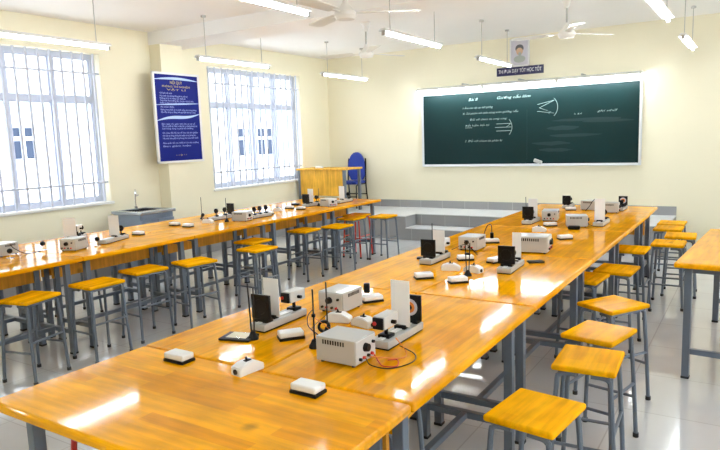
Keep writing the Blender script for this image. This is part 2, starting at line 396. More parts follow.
ch('I. Ảnh của vật tạo bởi gương', -.96, .885, .042, .50); ch('II. Sự phản xạ ánh sáng trên gương cầu', -.96, .80, .042, .90)
ch('Đối với chùm tia song song', -.84, .70, .042, .60); ch('Kết luận: hội tụ', -.92, .61, .042, .40); ch('2. Đối với chùm tia phân kì', -.93, .365, .046, .62)
ch('S', .40, .75, .035, .03); ch('h. 8.4', .77, .715, .035, .11); ch('ghi nhớ', 1.10, .74, .042, .27)
bm = B(); bx(bm, (-.92, -.0315, .575), (-.80, -.03, .579)); obj('chalk_underline', bm, 'chalk', cb)
def chalk_lines(polys, mat='chalk', r=.003):
    for p in polys:
        bm = B(); tube(bm, [(x, -.0305, z) for x, z in p], r, 5); obj('chalk_drawing', bm, mat, cb)
def arc(cx, cz, R, a0, a1, n=12): return [(cx+R*math.cos(a0+(a1-a0)*i/n), cz+R*math.sin(a0+(a1-a0)*i/n)) for i in range(n+1)]
chalk_lines([arc(-.32, .565, .17, -.75, .75), [(-.40, .62), (-.17, .62)], [(-.42, .565), (-.16, .565)], [(-.40, .51), (-.17, .51)], [(-.17, .62), (-.24, .565)]])
chalk_lines([arc(.36, .83, .18, -.8, .8), [(.24, .88), (.49, .93)], [(.49, .93), (.27, .83)], [(.24, .78), (.49, .74), (.27, .83)]])
def smear(x, z, w, h):
    bm = B(); n = 16
    pts = [(x+w*.5*math.cos(2*PI*k/n)*random.uniform(.85, 1.1), z+h*.5*math.sin(2*PI*k/n)*random.uniform(.7, 1.2)) for k in range(n)]
    prism(bm, pts, -.0302, -.0298); obj('chalk_smear', bm, 'chalkfaint', cb)
for q in ((.95, .63, 1.0, .05), (1.25, .60, .7, .04), (.60, .52, .5, .06), (.8, .41, .75, .05), (.45, .30, .6, .06), (.50, .20, .5, .05)): smear(*q)
bm = B(); box(bm, (0, 0, .03), (.13, .03, .055), .012); obj_ = obj('chalk_eraser', bm, 'grey', None, (-2.80, YB-.065, 1.082), .0); tag(obj_, 'crumpled grey cloth eraser on the chalkboard ledge', 'eraser')
obj_.rotation_euler = (0, .35, 0); obj_.location.z = 1.105
# portrait and banner
pt = thing('framed_portrait', 'framed portrait of a bearded man high above the chalkboard', 'picture', (-3.085, YB, 2.57))
bm = B(); bx(bm, (-.14, -.025, 0), (.14, -.004, .385)); obj('picture', bm, 'paperlav', pt)
bm = B()
for lo, hi in (((-.15, -.035, -.01), (.15, 0, .012)), ((-.15, -.035, .375), (.15, 0, .395)), ((-.15, -.035, -.01), (-.128, 0, .395)), ((.128, -.035, -.01), (.15, 0, .395))): bx(bm, lo, hi, .003)
obj('frame', bm, 'fixture', pt)
bm = B(); ball(bm, (0, -.025, .225), .055, (1, .06, 1.28)); obj('painted_face', bm, 'skin', pt)
bm = B(); ball(bm, (0, -.0245, .255), .064, (1.02, .05, .95)); obj('painted_hair', bm, 'hair', pt)
bm = B(); ball(bm, (.005, -.0275, .175), .022, (1, .1, 1.3)); obj('painted_beard', bm, 'shirt', pt)
bm = B(); ball(bm, (0, -.0245, .10), .085, (1.1, .04, .62)); obj('painted_shirt', bm, 'shirt', pt)
sg = thing('slogan_sign', 'dark navy banner with white lettering under the portrait', 'sign', (-3.085, YB, 2.50))
bm = B(); bx(bm, (-.36, -.02, -.062), (.36, -.002, .062), .003); obj('panel', bm, 'navy', sg)
text('lettering', 'THI ĐUA DẠY TỐT HỌC TỐT', .075, 'signwhite', sg, (0, -.0205, 0), RB, width=.66)
# ------------------------------------------------------------------ poster on the pilaster
po = thing('notice_poster', 'blue notice poster with white frame and pale text on the pilaster', 'poster', (XW+.215, 5.765, 1.36))
PW, PH = .72, 1.10
bm = B(); bx(bm, (0, -PW/2, 0), (.014, PW/2, PH)); obj('sheet', bm, 'poster', po)
bm = B(); f = .028
for a, b, c, e in ((-PW/2-f, PW/2+f, -f, 0), (-PW/2-f, PW/2+f, PH, PH+f), (-PW/2-f, -PW/2, -f, PH+f), (PW/2, PW/2+f, -f, PH+f)): bx(bm, (-.012, a, c), (.022, b, e), .003)
obj('frame', bm, 'fixture', po)
RP = (PI/2, 0, PI/2)
text('heading', 'NỘI QUY', .055, 'posteryellow', po, (.0145, -.01, 1.0), RP, width=.20)
text('heading', 'PHÒNG THÍ NGHIỆM', .034, 'posteryellow', po, (.0145, -.01, .95), RP, width=.46)
text('heading', 'VẬT LÍ', .03, 'posteryellow', po, (.0145, -.01, .91), RP, width=.32)
rules = [(.865, .2), (.83, .46), (.80, .42), (.77, .56), (.74, .50), (.69, .22), (.655, .60), (.625, .58), (.475, .56), (.445, .6), (.415, .52), (.36, .6), (.325, .56), (.29, .6), (.23, .6), (.19, .46)]
words = ['Giữ gìn vệ sinh', 'Học sinh vào phòng đúng giờ và trật tự', 'Không tự ý sử dụng các thiết bị', 'Thực hiện theo hướng dẫn của giáo viên bộ môn', 'Kiểm tra dụng cụ trước khi làm thí nghiệm', 'An toàn điện', 'Không mang thức ăn và nước uống vào trong phòng', 'Sắp xếp dụng cụ đúng nơi quy định khi học xong', 'Báo ngay cho giáo viên khi có sự cố', 'Tắt các thiết bị điện trước khi ra khỏi phòng học', 'Làm hỏng dụng cụ phải bồi thường', 'Ghi chép đầy đủ vào sổ theo dõi thí nghiệm', 'Giữ trật tự chung, không đùa nghịch trong phòng học', 'Vệ sinh bàn ghế và phòng học sau mỗi buổi', 'Bảo quản tốt các thiết bị của nhà trường', 'Ban giám hiệu']
bmz = None
for (z, w), s in zip(rules, words):
    text('rule_text', s, .028, 'postertext', po, (.0145, -.29+w/2, z), RP, width=w)
text('signature', '- - o - -', .05, 'posteryellow', po, (.0145, .0, .075), RP, width=.18)
def ribbon(pts, w):
    bm = B(); a = []; n = len(pts)
    for i, (y, z) in enumerate(pts):
        ww = w*math.sin(PI*(i+.5)/n)+.002
        a.append([bm.verts.new((.0148, y, z+ww)), bm.verts.new((.0148, y, z-ww)), bm.verts.new((.0141, y, z-ww)), bm.verts.new((.0141, y, z+ww))])
    for i in range(n-1):
        for k in range(4): bm.faces.new((a[i][k], a[i+1][k], a[i+1][(k+1) % 4], a[i][(k+1) % 4]))
    bm.faces.new(a[0]); bm.faces.new(a[-1][::-1]); obj('wave_band', bm, 'posterband', po)
ribbon([(-.36+.72*i/14, 0.515+.09*(i/14)**1.0+.015*math.sin(i/14*PI*2)) for i in range(15)], .018)
ribbon([(-.36+.72*i/14, 1.035+.02*math.sin(i/14*PI)) for i in range(15)], .014)
ribbon([(-.36+.72*i/14, .715+.03*(i/14)) for i in range(15)], .007)
# ------------------------------------------------------------------ sink unit
sk = thing('sink_cabinet', 'blue grey laminate sink cabinet in the corner beside the pilaster', 'sink', (-6.312, 4.95, 0))
bm = B(); bx(bm, (-.19, -.24, .08), (.30, .24, .62)); bx(bm, (-.19, -.24, .62), (-.18, .24, .765)); bx(bm, (.25, -.24, .62), (.30, .24, .765)); bx(bm, (-.18, -.24, .62), (.25, -.20, .765)); bx(bm, (-.18, .20, .62), (.25, .24, .765)); bx(bm, (-.18, -.23, .0), (.27, .23, .08)); obj('cabinet_body', bm, 'sinkpaint', sk)
for s in (-1, 1):
    bm = B(); bx(bm, (.30, s*.122-.118, .1), (.318, s*.122+.118, .70), .003); d = obj('door', bm, 'sinkpaint', sk)
    bm = B(); cyl(bm, (.325, s*.03, .5), (.325, s*.03, .6), .006, seg=8); obj('handle', bm, 'chrome', d)
bm = B()
bx(bm, (-.20, -.26, .765), (-.15, .26, .80), .004); bx(bm, (.19, -.26, .765), (.335, .26, .80), .004); bx(bm, (-.15, -.26, .765), (.19, -.18, .80)); bx(bm, (-.15, .18, .765), (.19, .26, .80))
obj('worktop', bm, 'sinktop', sk)
bm = B(); bx(bm, (-.15, -.18, .66), (.19, .18, .67)); bx(bm, (-.155, -.18, .66), (-.148, .18, .795)); bx(bm, (.188, -.18, .66), (.195, .18, .795)); bx(bm, (-.15, -.186, .66), (.19, -.18, .795)); bx(bm, (-.15, .18, .66), (.19, .186, .795)); obj('basin', bm, 'chrome', sk)
bm = B(); cyl(bm, (-.175, .08, .80), (-.175, .08, .83), .022); tube(bm, smooth_pts([(-.175, .08, .82), (-.175, .08, .94), (-.17, .08, 1.01), (-.14, .06, 1.035), (-.10, .03, 1.02), (-.08, .02, .985)]), .010); cyl(bm, (-.175, .08, .95), (-.175, .13, .965), .008); obj('tap', bm, 'chrome', sk)
# ------------------------------------------------------------------ teacher's desk and chair on the stage
dk = thing('teacher_desk', 'wooden teacher desk with tall front panel standing on the stage', 'desk', (-6.12, 8.70, HS+t))
DW, DD, DH = .50, .27, .725
bm = B(); box(bm, (0, 0, DH-.015), (2*DW, 2*DD, .03), .006); obj('desktop', bm, 'desk', dk)
bm = B(); bx(bm, (-DW+.03, -DD+.03, .27), (DW-.06, -DD+.048, DH-.03), .003); obj('front_panel', bm, 'desk', dk)
for sx in (-1, 1):
    for sy in (-1, 1):
        bm = B(); box(bm, (sx*(DW-.045), sy*(DD-.045), (DH-.03)/2), (.045, .045, DH-.03), .003); obj('leg', bm, 'steel', dk)
    bm = B(); box(bm, (sx*(DW-.045), 0, .14), (.03, 2*DD-.1, .03)); obj('rail', bm, 'steel', dk)
bm = B(); bx(bm, (-.06, -.04, 0), (.06, .04, .035), .008); tag(obj('tissue_packet', bm, 'white', None, (-6.25, 8.6, HS+t+DH), .1), 'small white packet lying on the teacher desk', 'packet')
cr = thing('office_chair', 'blue upholstered chair with black tube frame behind the teacher desk', 'chair', (-6.0, 9.235, HS+t), .1)
bm = B(); n = 20; o_ = []
for i in range(n): a = PI*i/(n-1); o_.append((.16*math.cos(a), .70+.26*math.sin(a)))
o_ += [(-.16, .56), (-.11, .47), (.11, .47), (.16, .56)]
prism(bm, o_, .16, .205); obj('backrest', bm, 'bluefabric', cr)
bm = B(); box(bm, (0, -.03, .44), (.35, .38, .055), .024, 3); obj('seat', bm, 'bluefabric', cr)
for s in (-1, 1):
    bm = B(); tube(bm, smooth_pts([(s*.175, .24, 0), (s*.172, .17, .42), (s*.17, .19, .75), (s*.165, .2, .85)]), .012); obj('rear_frame', bm, 'black', cr)
    bm = B(); tube(bm, smooth_pts([(s*.165, -.20, 0), (s*.165, -.19, .3), (s*.165, -.16, .40), (s*.165, .15, .41)]), .012); obj('front_leg', bm, 'black', cr)
bm = B(); cyl(bm, (-.172, .205, .22), (.172, .205, .22), .009); obj('stretcher', bm, 'black', cr)
bm = B(); cyl(bm, (-.165, -.195, .2), (.165, -.195, .2), .009); obj('stretcher', bm, 'black', cr)
# ------------------------------------------------------------------ lab tables
TL = 1.24; TW = .625
def make_table(label, group, w=TW, l=TL, apron=True, inset=.085):
    t = thing('lab_table', label, 'table', (0, 0, 0), 0, group)
    bm = B(); box(bm, (0, 0, ZT-.017), (w-.004, l-.004, .034), .011, 3); obj('tabletop', bm, 'table', t)
    la, lb, ly = -w/2+.075, w/2-inset, l/2-.085
    for lx_ in (la, lb):
        for sy in (-1, 1):
            bm = B(); bx(bm, (lx_-.021, sy*ly-.021, .012), (lx_+.021, sy*ly+.021, ZT-.034), .004); lg = obj('leg', bm, 'steel', t)
            bm = B(); bx(bm, (lx_-.023, sy*ly-.023, 0), (lx_+.023, sy*ly+.023, .016), .003); obj('foot_cap', bm, 'rubber', lg)
    for sy in (-1, 1):
        bm = B(); bx(bm, (la, sy*ly-.016, .16), (lb, sy*ly+.016, .195), .003); obj('end_rail', bm, 'steel', t)
        bm = B(); bx(bm, (la, sy*ly-.016, ZT-.07), (lb, sy*ly+.016, ZT-.034), .003); obj('top_rail', bm, 'steel', t)
    bm = B(); lm = (la+lb)/2; bx(bm, (lm-.016, -ly, .162), (lm+.016, ly, .193), .003); obj('long_rail', bm, 'steel', t)
    if apron:
        bm = B(); bx(bm, (la-.012, -l/2+.05, .52), (la+.008, l/2-.05, ZT-.034), .003); obj('apron', bm, 'apron', t)
    return t
S = [1.61+TL*k for k in range(5)]
YF = S[4]+.61
word = ['first', 'second', 'third', 'fourth', 'fifth']
T0 = {}
def table(x, y, rz, label, group, l=TL, w=TW):
    if (l, w) not in T0:
        T0[l, w] = make_table(label, group, w=w, l=l, inset=.10); T0[l, w].location = (x, y, 0); T0[l, w].rotation_euler = (0, 0, rz); return
    dup(T0[l, w], (x, y, 0), rz, label, group)
for row, xl, tw, tl, y0, n_ in (('right-hand row', -2.10, TW, TL, S[0], 4), ('left-hand row', -5.45, .595, 1.115, 1.68, 5)):
    for k in range(n_):
        for side, x, rz in (('left', xl+tw/2, PI), ('right', xl+tw*1.5, 0)):
            table(x, y0+(k+.5)*tl, rz, 'orange lab table, %s half of the %s, %s lengthwise from the viewer' % (side, row, word[k]), 'tables of the '+row, tl, tw)
table(-2.10+TW, S[0]-TW/2, -PI/2, 'orange varnished lab table set crosswise at the near end of the right-hand row', 'tables of the right-hand row')
table(-2.10+TW, S[4]+TW/2, PI/2, 'orange varnished lab table set crosswise at the far end of the right-hand row', 'tables of the right-hand row')
# stand-alone table at the right edge
ti = make_table('separate wooden lab table at the right edge, standing apart from the rows', 'lab tables standing apart', w=.9, l=1.56, apron=False)
ti.location = (.10, 4.91, 0); ti.rotation_euler = (0, 0, -.068)
# ------------------------------------------------------------------ stools
def make_stool(label, group):
    t = thing('stool', label, 'stool', (0, 0, 0), 0, group)
    bm = B(); box(bm, (0, 0, .557), (.262, .305, .026), .010, 3); obj('seat', bm, 'seat', t)
    hx, hy = .108, .128
    for sx in (-1, 1):
        for sy in (-1, 1):
            bm = B()
            tube(bm, smooth_pts([(sx*.03, sy*hy, .532), (sx*(hx-.03), sy*hy, .531), (sx*(hx-.008), sy*(hy+.001), .522), (sx*(hx+.001), sy*(hy+.003), .49), (sx*(hx+.015), sy*(hy+.012), .25), (sx*(hx+.027), sy*(hy+.02), .012)], 4), .0108, 8)
            lg = obj('leg', bm, 'steel', t)
            bm = B(); cyl(bm, (sx*(hx+.027), sy*(hy+.02), 0), (sx*(hx+.0265), sy*(hy+.02), .022), .0145, seg=10); obj('foot_cap', bm, 'rubber', lg)
    for s in (-1, 1):
        bm = B(); cyl(bm, (-hx-.018, s*(hy+.013), .215), (hx+.018, s*(hy+.013), .215), .008, seg=8); obj('stretcher', bm, 'steel', t)
        bm = B(); cyl(bm, (s*(hx+.014), -hy-.01, .285), (s*(hx+.014), hy+.01, .285), .008, seg=8); obj('stretcher', bm, 'steel', t)
        bm = B(); cyl(bm, (s*hx*.9, -hy, .531), (s*hx*.9, hy, .531), .009, seg=8); obj('seat_rail', bm, 'steel', t)
    return t
G_R, G_L, G_F = 'stools along the right-hand row', 'stools along the left-hand row', 'stools in the right aisle'
ST = [
 (-.635, 2.13, -.13, 'bright orange wooden stool nearest the viewer at the bottom edge, right-hand row', G_R),
 (-.585, 2.75, .05, 'bright orange wooden stool second from the viewer on the right-hand row', G_R),
 (-.625, 3.16, -.22, 'bright orange wooden stool third from the viewer on the right-hand row', G_R),
 (-.665, 3.73, -.55, 'stool turned diagonally with a white glare on its seat, right-hand row', G_R),
 (-.97, 4.37, -.1, 'stool half pushed under the right-hand row, beyond the diagonal one', G_R),
 (-.82, 4.72, -.05, 'reddish brown shaded stool at the right-hand row, beyond the half tucked one', G_R),
 (-.86, 5.59, -.02, 'farthest stool at the aisle edge of the right-hand row, seat half in shade', G_R),
 (-.62, 6.0, .0, 'pale topped stool in the aisle left of the separate table, nearest of four', G_F),
 (-.57, 6.48, .05, 'pale topped stool in the aisle, second of four, partly behind the separate table corner', G_F),
 (-.72, 6.92, .0, 'pale topped stool in the aisle, third of four going back', G_F),
 (-.73, 7.32, .0, 'pale topped stool in the aisle, farthest of four, nearest the stage', G_F),
 (-4.16, 2.30, .25, 'orange stool at the left edge of the picture, left-hand row', G_L),
 (-4.115, 2.79, -.0, 'orange stool second from the left edge on the left-hand row', G_L),
 (-4.20, 3.28, -.08, 'orange stool third from the left edge on the left-hand row', G_L),
 (-4.06, 3.70, -.20, 'orange stool fourth from the left edge, turned slightly, on the left-hand row', G_L),
 (-3.98, 4.42, -.05, 'orange stool behind the white card and black screen, pulled out from the left-hand row', G_L),
 (-4.33, 4.75, .0, 'orange stool tucked under the left-hand row behind the pulled out one', G_L),
 (-4.30, 5.57, .03, 'orange stool in the middle of the left-hand row, two left of the red framed one', G_L),
 (-4.115, 5.97, .0, 'orange stool on the left-hand row, just left of the red framed stool', G_L),
 (-4.36, 6.65, .0, 'orange stool in front of the red framed stool on the left-hand row', G_L),
 (-4.06, 6.95, .0, 'dark stool at the far end corner of the left-hand row', G_L),
]
ST0 = None
for x, y, rz, lab, gg in ST:
    if ST0 is None:
        ST0 = make_stool(lab, gg); ST0.location = (x, y, 0); ST0.rotation_euler = (0, 0, rz)
    else: dup(ST0, (x, y, 0), rz, lab, gg)
# window side of the left row (mostly hidden) and two tucked beneath the near table
for x, y, rz, lab in ((-5.36, 3.42, .0, 'stool on the window side of the left-hand row, seen under the table between near legs'),
                      (-5.36, 4.50, .0, 'stool on the window side of the left-hand row, legs showing behind the pulled out stool'),
                      (-5.36, 5.62, .0, 'stool on the window side of the left-hand row, farthest back')):
    dup(ST0, (x, y, 0), rz, lab, 'stools on the window side')
dup(ST0, (-1.15, 1.89, 0), .1, 'wooden stool tucked under the near end of the right-hand row, barely showing', G_R)
redm = {'blue_grey_paint': M['red']}
dup(ST0, (-1.925, 1.358, 0), .0, 'red framed stool under the crosswise table at the near end', 'red framed stools', redm)
dup(ST0, (-4.475, 6.96, 0), .0, 'red framed stool under the far end of the left-hand row', 'red framed stools', redm)
# ------------------------------------------------------------------ laboratory apparatus
def make_case(label, group):
    t = thing('plastic_case', label, 'case', (0, 0, ZT), 0, group)
    bm = B(); bx(bm, (-.053, -.032, 0), (.053, .032, .011), .002); obj('base', bm, 'black', t)
    bm = B(); bx(bm, (-.051, -.030, .011), (.051, .030, .034), .006, 3); obj('cover', bm, 'white', t)
    return t
CASES = [
 (-1.815, 1.545, .0, 'white case with black base nearest the left edge of the crosswise near table'),
 (-1.195, 1.53, .0, 'white case with black base nearest the viewer, right of the white switch box'),
 (-1.60, 1.95, .9, 'white case with black base beside the twin-rod stand, in front of the nearest black screen'),
 (-1.60, 2.60, .9, 'white case with black base and black loop, behind the near power supplies'),
 (-1.595, 3.17, .75, 'white case on black base, left one of two in the middle of the right-hand row'),
 (-1.375, 3.15, .75, 'white case on black base, right one of two, in front of the twin rods mid-table'),
 (-1.585, 3.76, .6, 'white case behind the twin rods and below the middle power supply'),
 (-1.38, 3.76, 1.2, 'white case just left of the middle black screen'),
 (-1.66, 4.45, .5, 'white case with a standing black plug, right of the middle power supply'),
 (-1.46, 4.78, .2, 'white case behind the large power supply, left one of two'),
 (-1.21, 4.80, .7, 'white case behind the large power supply, right one of two'),
 (-1.50, 5.45, .7, 'white case in front of the far left power supply'),
 (-1.62, 6.65, .3, 'white case in front of the farthest black screen'),
 (-4.82, 3.74, .1, 'white case on the left-hand row, right of the white card and black clamp'),
 (-5.00, 4.33, .1, 'white case on the left-hand row below the pilaster, left one of a pair'),
 (-4.77, 4.30, .1, 'white case on the left-hand row below the pilaster, right one of a pair'),
 (-4.66, 5.40, .1, 'white case on the left-hand row beside the far switch boxes'),
 (-4.80, 5.95, .1, 'white case on the left-hand row in the window glare, left of another'),
 (-4.60, 5.92, .1, 'white case on the left-hand row just before the teacher desk panel'),
]
c0 = None
for x, y, rz, lab in CASES:
    if c0 is None: c0 = make_case(lab, 'white cases with black bases'); c0.location = (x, y, ZT); c0.rotation_euler = (0, 0, rz)
    else: dup(c0, (x, y, ZT), rz, lab)
def make_switch(label):
    t = thing('switch_box', label, 'switch box', (0, 0, ZT), 0, 'white sloped switch boxes')
    bm = B(); prism(bm, [(-.056, 0), (.056, 0), (.056, .022), (.02, .042), (-.024, .042), (-.056, .03)], -.026, .026); bmesh.ops.bevel(bm, geom=bm.edges[:], offset=.003, segments=2, affect='EDGES'); obj('housing', bm, 'white', t)
    bm = B(); cyl(bm, (0, 0, .038), (-.006, 0, .056), .005, .004, seg=8); box(bm, (0, 0, .0425), (.026, .016, .006), .002); obj('lever', bm, 'black', t)
    bm = B(); cyl(bm, (-.059, 0, .016), (-.054, 0, .016), .010, seg=12); obj('socket', bm, 'black', t)
    return t
SW = [(-1.50, 1.58, 1.45, 'white sloped switch box in front of the twin-rod stand, nearest the viewer'),
      (-1.555, 2.24, .25, 'white sloped switch box between the two near power supplies, left one'),
      (-1.42, 2.23, 2.9, 'white sloped switch box beside the near lamp housing, right one'),
      (-1.545, 3.44, .3, 'white sloped switch box left of the middle twin rods'),
      (-1.40, 3.44, 2.9, 'white sloped switch box right behind the middle twin rods'),
      (-1.50, 5.12, .2, 'white switch box beside the small grey box at the far part of the right-hand row'),
      (-4.80, 4.60, .3, 'white switch box on the left-hand row in front of the thin rod stand'),
      (-4.78, 5.70, .3, 'white switch box lost in the window glare on the left-hand row')]
s0 = None
for x, y, rz, lab in SW:
    if s0 is None: s0 = make_switch(lab); s0.location = (x, y, ZT); s0.rotation_euler = (0, 0, rz)
    else: dup(s0, (x, y, ZT), rz, lab)
def stand(label, x, y, rods, h, clamp=True):
    t = thing('rod_stand', label, 'stand', (x, y, ZT), 0, 'black rod stands')
    bm = B(); lathe(bm, [(.023, 0), (.023, .008), (.016, .018), (.009, .034), (.004, .036)]); obj('base', bm, 'black', t)
    for k in range(rods):
        bm = B(); xx = (k-(rods-1)/2)*.03; cyl(bm, (xx*.5, 0, .03), (xx, 0, h-.015*k), .0032, seg=8); obj('rod', bm, 'dark_metal', t)
    if clamp:
        bm = B(); box(bm, (0, 0, .13), (.014+.02*(rods-1), .012, .014), .003); obj('clamp', bm, 'black', t)
    return t
stand('black rod stand with two thin rods beside the mirror plate, nearest on the left', -1.735, 1.87, 2, .235, False)
stand('single black rod stand with dangling leads left of the nearest power supply', -1.44, 1.90, 1, .235)
stand('single black rod stand rising behind the nearest power supply', -1.49, 2.06, 1, .225, False)
stand('black twin-rod stand in the middle of the right-hand row', -1.39, 3.33, 2, .21)
stand('grey twin-rod stand at the far left black screen', -1.80, 5.76, 2, .22, False)
stand('thin rod stand behind the switch box on the left-hand row', -5.13, 4.83, 1, .24, False)
stand('thin rod stand beside the grey power box on the left-hand row', -4.67, 4.74, 1, .25, False)
stand('thin rod stand at the mid-left bench, beside the black screen', -1.87, 3.86, 1, .22, False)
stand('thin rod stand among the apparatus in front of the teacher desk', -4.61, 6.30, 1, .22, False)
# black plate with a small mirror
mp = thing('mirror_plate', 'black plate with a shiny mirror lying beside the twin-rod stand', 'mirror', (-1.80, 1.855, ZT), .25)
bm = B(); bx(bm, (-.07, -.05, 0), (.07, .05, .010), .003); obj('plate', bm, 'black', mp)
bm = B(); bx(bm, (-.045, -.035, .010), (.05, .04, .013), .002); obj('mirror', bm, 'mirror', mp)
def make_psu(label):
    t = thing('power_supply', label, 'power supply', (0, 0, ZT), 0, 'grey bench power supplies')
    bm = B(); bx(bm, (-.085, -.07, .008), (.085, .07, .100), .004); obj('case', bm, 'grey', t)
    bm = B(); bx(bm, (.0845, -.066, .012), (.088, .066, .096), .002); pn = obj('front_panel', bm, 'lightgrey', t)
    bm = B(); cyl(bm, (.086, -.005, .062), (.104, -.005, .062), .017, .014, seg=16); obj('knob', bm, 'black', pn)
    for yy, zz, mt in ((-.045, .028, 'black'), (-.02, .028, 'red_plastic'), (.01, .028, 'black'), (.035, .028, 'red_plastic'), (.045, .07, 'black')):
        bm = B(); cyl(bm, (.086, yy, zz), (.097, yy, zz), .006, seg=10); obj('terminal', bm, mt, pn)
    for s in (-1, 1):
        bm = B()
        for k in range(9): box(bm, (-.052+k*.011, s*.0701, .082), (.006, .0022, .016))
        obj('vent_slots', bm, 'black', t)
    for sx in (-1, 1):
        for sy in (-1, 1):
            bm = B(); cyl(bm, (sx*.068, sy*.055, 0), (sx*.068, sy*.055, .01), .007, seg=10); obj('foot', bm, 'rubber', t)
    return t
PS = [(-1.255, 1.845, .0, 'large grey power supply with vents and colored leads, nearest the viewer'),
      (-1.665, 2.42, -PI/2, 'grey power supply with dial panel facing the viewer, behind the near rod stands'),
      (-1.70, 4.16, -PI/2, 'grey power supply with dark blue dial in the middle of the left-side tables'),
      (-1.275, 4.22, .12, 'pale grey power supply right of the white card, middle of the right-side tables'),
      (-1.60, 5.82, -1.4, 'grey power supply behind the far left black screen'),
      (-1.29, 5.50, .3, 'small grey box with shiny front, left of the tall white card at the far tables'),
      (-1.43, 6.74, -.3, 'grey power supply turned sideways at the far end of the right-hand row, left one'),
      (-1.22, 6.57, .1, 'grey power supply at the far end of the right-hand row, right one'),
      (-4.65, 2.98, -1.2, 'grey power supply with black dial on the left-hand row, right of the window glare'),
      (-4.97, 2.58, -1.3, 'grey power supply cut by the left edge of the picture'),
      (-4.56, 4.86, .2, 'grey power supply on the left-hand row between two black clamps'),
      (-4.46, 6.30, -.3, 'grey power supply in front of the teacher desk on the left-hand row')]
p0 = None
for x, y, rz, lab in PS:
    if p0 is None: p0 = make_psu(lab); p0.location = (x, y, ZT); p0.rotation_euler = (0, 0, rz)
    else:
        q = dup(p0, (x, y, ZT), rz, lab)
        if lab.startswith('pale grey'): q.scale = (1.25, 1.25, 1.15)
def bench(label, x, y, rz, screen=None, card=None, lampy=None, disc=False, lenses=(), L=.30, W=.085, cardh=.17, cardw=.084, sc=1.0):
    """an optical bench: a low rail with upright pieces clamped on it, along local y"""
    t = thing('optical_bench', label, 'optical bench', (x, y, ZT), rz, 'optical benches'); t.scale = (sc, sc, sc)
    bm = B(); bx(bm, (-W/2, -L/2, .006), (W/2, L/2, .036), .004); obj('rail', bm, 'grey', t)
    bm = B(); bx(bm, (-W/2+.003, -L/2+.003, 0), (W/2-.003, L/2-.003, .008)); obj('base', bm, 'black', t)
    bm = B(); bx(bm, (-.012, -L/2+.01, .036), (.012, L/2-.01, .0395)); obj('scale_strip', bm, 'white', t)
    if screen is not None:
        bm = B(); bx(bm, (-.051, screen-.006, .050), (.051, screen+.006, .158), .002); sc_ = obj('screen', bm, 'black', t)
        bm = B(); box(bm, (0, screen+.012, .043), (.07, .045, .016), .003); obj('screen_foot', bm, 'black', sc_)
        if disc:
            for sgn in (-1, 1):
                bm = B(); cyl(bm, (0, screen+sgn*.0055, .105), (0, screen+sgn*.0078, .105), .036, seg=24); obj('dial_plate', bm, 'paperlav', sc_)
                bm = B(); cyl(bm, (0, screen+sgn*.0075, .105), (0, screen+sgn*.0095, .105), .024, seg=20); obj('colour_ring', bm, 'orange_plastic', sc_)
                bm = B(); cyl(bm, (0, screen+sgn*.009, .105), (0, screen+sgn*.0115, .105), .012, seg=16); obj('hub', bm, 'black', sc_)
        else:
            bm = B(); 
            for k in range(24):
                a = 2*PI*k/24; b_2 = 2*PI*(k+1)/24; cyl(bm, (.033*math.cos(a), screen-.0065, .105+.033*math.sin(a)), (.033*math.cos(b_2), screen-.0065, .105+.033*math.sin(b_2)), .0016, seg=6)
            obj('engraved_ring', bm, 'black', sc_)
    if card is not None:
        bm = B(); bx(bm, (-cardw/2, card-.0015, .045), (cardw/2, card+.0015, .045+cardh)); cd = obj('card', bm, 'card', t)
        bm = B(); box(bm, (0, card, .043), (.05, .03, .016), .003); obj('card_foot', bm, 'black', cd)
    if lampy is not None:
        ly, sg_ = lampy
        bm = B(); cyl(bm, (0, ly, .036), (0, ly, .085), .008, seg=10); box(bm, (0, ly, .042), (.05, .05, .014), .003); obj('lamp_post', bm, 'black', t)
        bm = B(); bx(bm, (-.026, ly-.055, .078), (.026, ly+.055, .13), .004); lh = obj('lamp_housing', bm, 'lightgrey', t)
        bm = B(); bx(bm, (-.023, ly+sg_*.055, .081), (.023, ly+sg_*.066, .127), .003); obj('lamp_front', bm, 'black', lh)
        bm = B(); cyl(bm, (-.012, ly+sg_*.066, .104), (-.012, ly+sg_*.069, .104), .008, seg=12); obj('lamp_socket', bm, 'red_plastic', lh)
        bm = B(); cyl(bm, (.026, ly, .10), (.044, ly, .10), .008, seg=12); obj('lock_knob', bm, 'black', lh)
    for q in lenses:
        bm = B(); cyl(bm, (0, q, .036), (0, q, .075), .005, seg=8); box(bm, (0, q, .042), (.04, .028, .014), .003); cyl(bm, (0, q-.006, .098), (0, q+.006, .098), .026, seg=20); cyl(bm, (.005, q, .05), (.04, q, .05), .005, seg=8); obj('lens_holder', bm, 'black', t)
    return t
bench('optical bench with black screen and tall white card, nearest, left of the rod stand', -1.785, 2.10, .0, screen=-.115, card=-.045, lampy=(.11, -1))
bench('optical bench with lamp, tall white card and round dial, right behind the near power supply', -1.20, 2.14, .0, screen=.115, card=.03, lampy=(-.09, -1), disc=True, cardh=.19)
bench('optical bench with black screen in the middle of the left-side tables', -1.755, 3.66, .0, screen=-.10, card=.06, lampy=(.13, -1), cardh=.15)
bench('optical bench with black screen before the middle power supply on the right side', -1.225, 3.60, .05, screen=-.09, card=.13, lenses=(.02,), cardh=.16, cardw=.055)
bench('optical bench with black screen and twin rods at the far left tables', -1.72, 5.62, .0, screen=-.10, card=.05, lenses=(.0,))
bench('optical bench with small black screen and round lenses at the farthest left end', -1.71, 6.92, .0, screen=-.10, lenses=(-.02, .08), sc=.85)
bench('optical bench with tall pale card at the far right tables', -1.12, 5.68, .0, card=-.08, lenses=(.03, .10), cardh=.19)
bench('optical bench with upright black dial at the far right end', -1.15, 6.82, .0, screen=.08, disc=True, lenses=(-.05,), sc=.85)
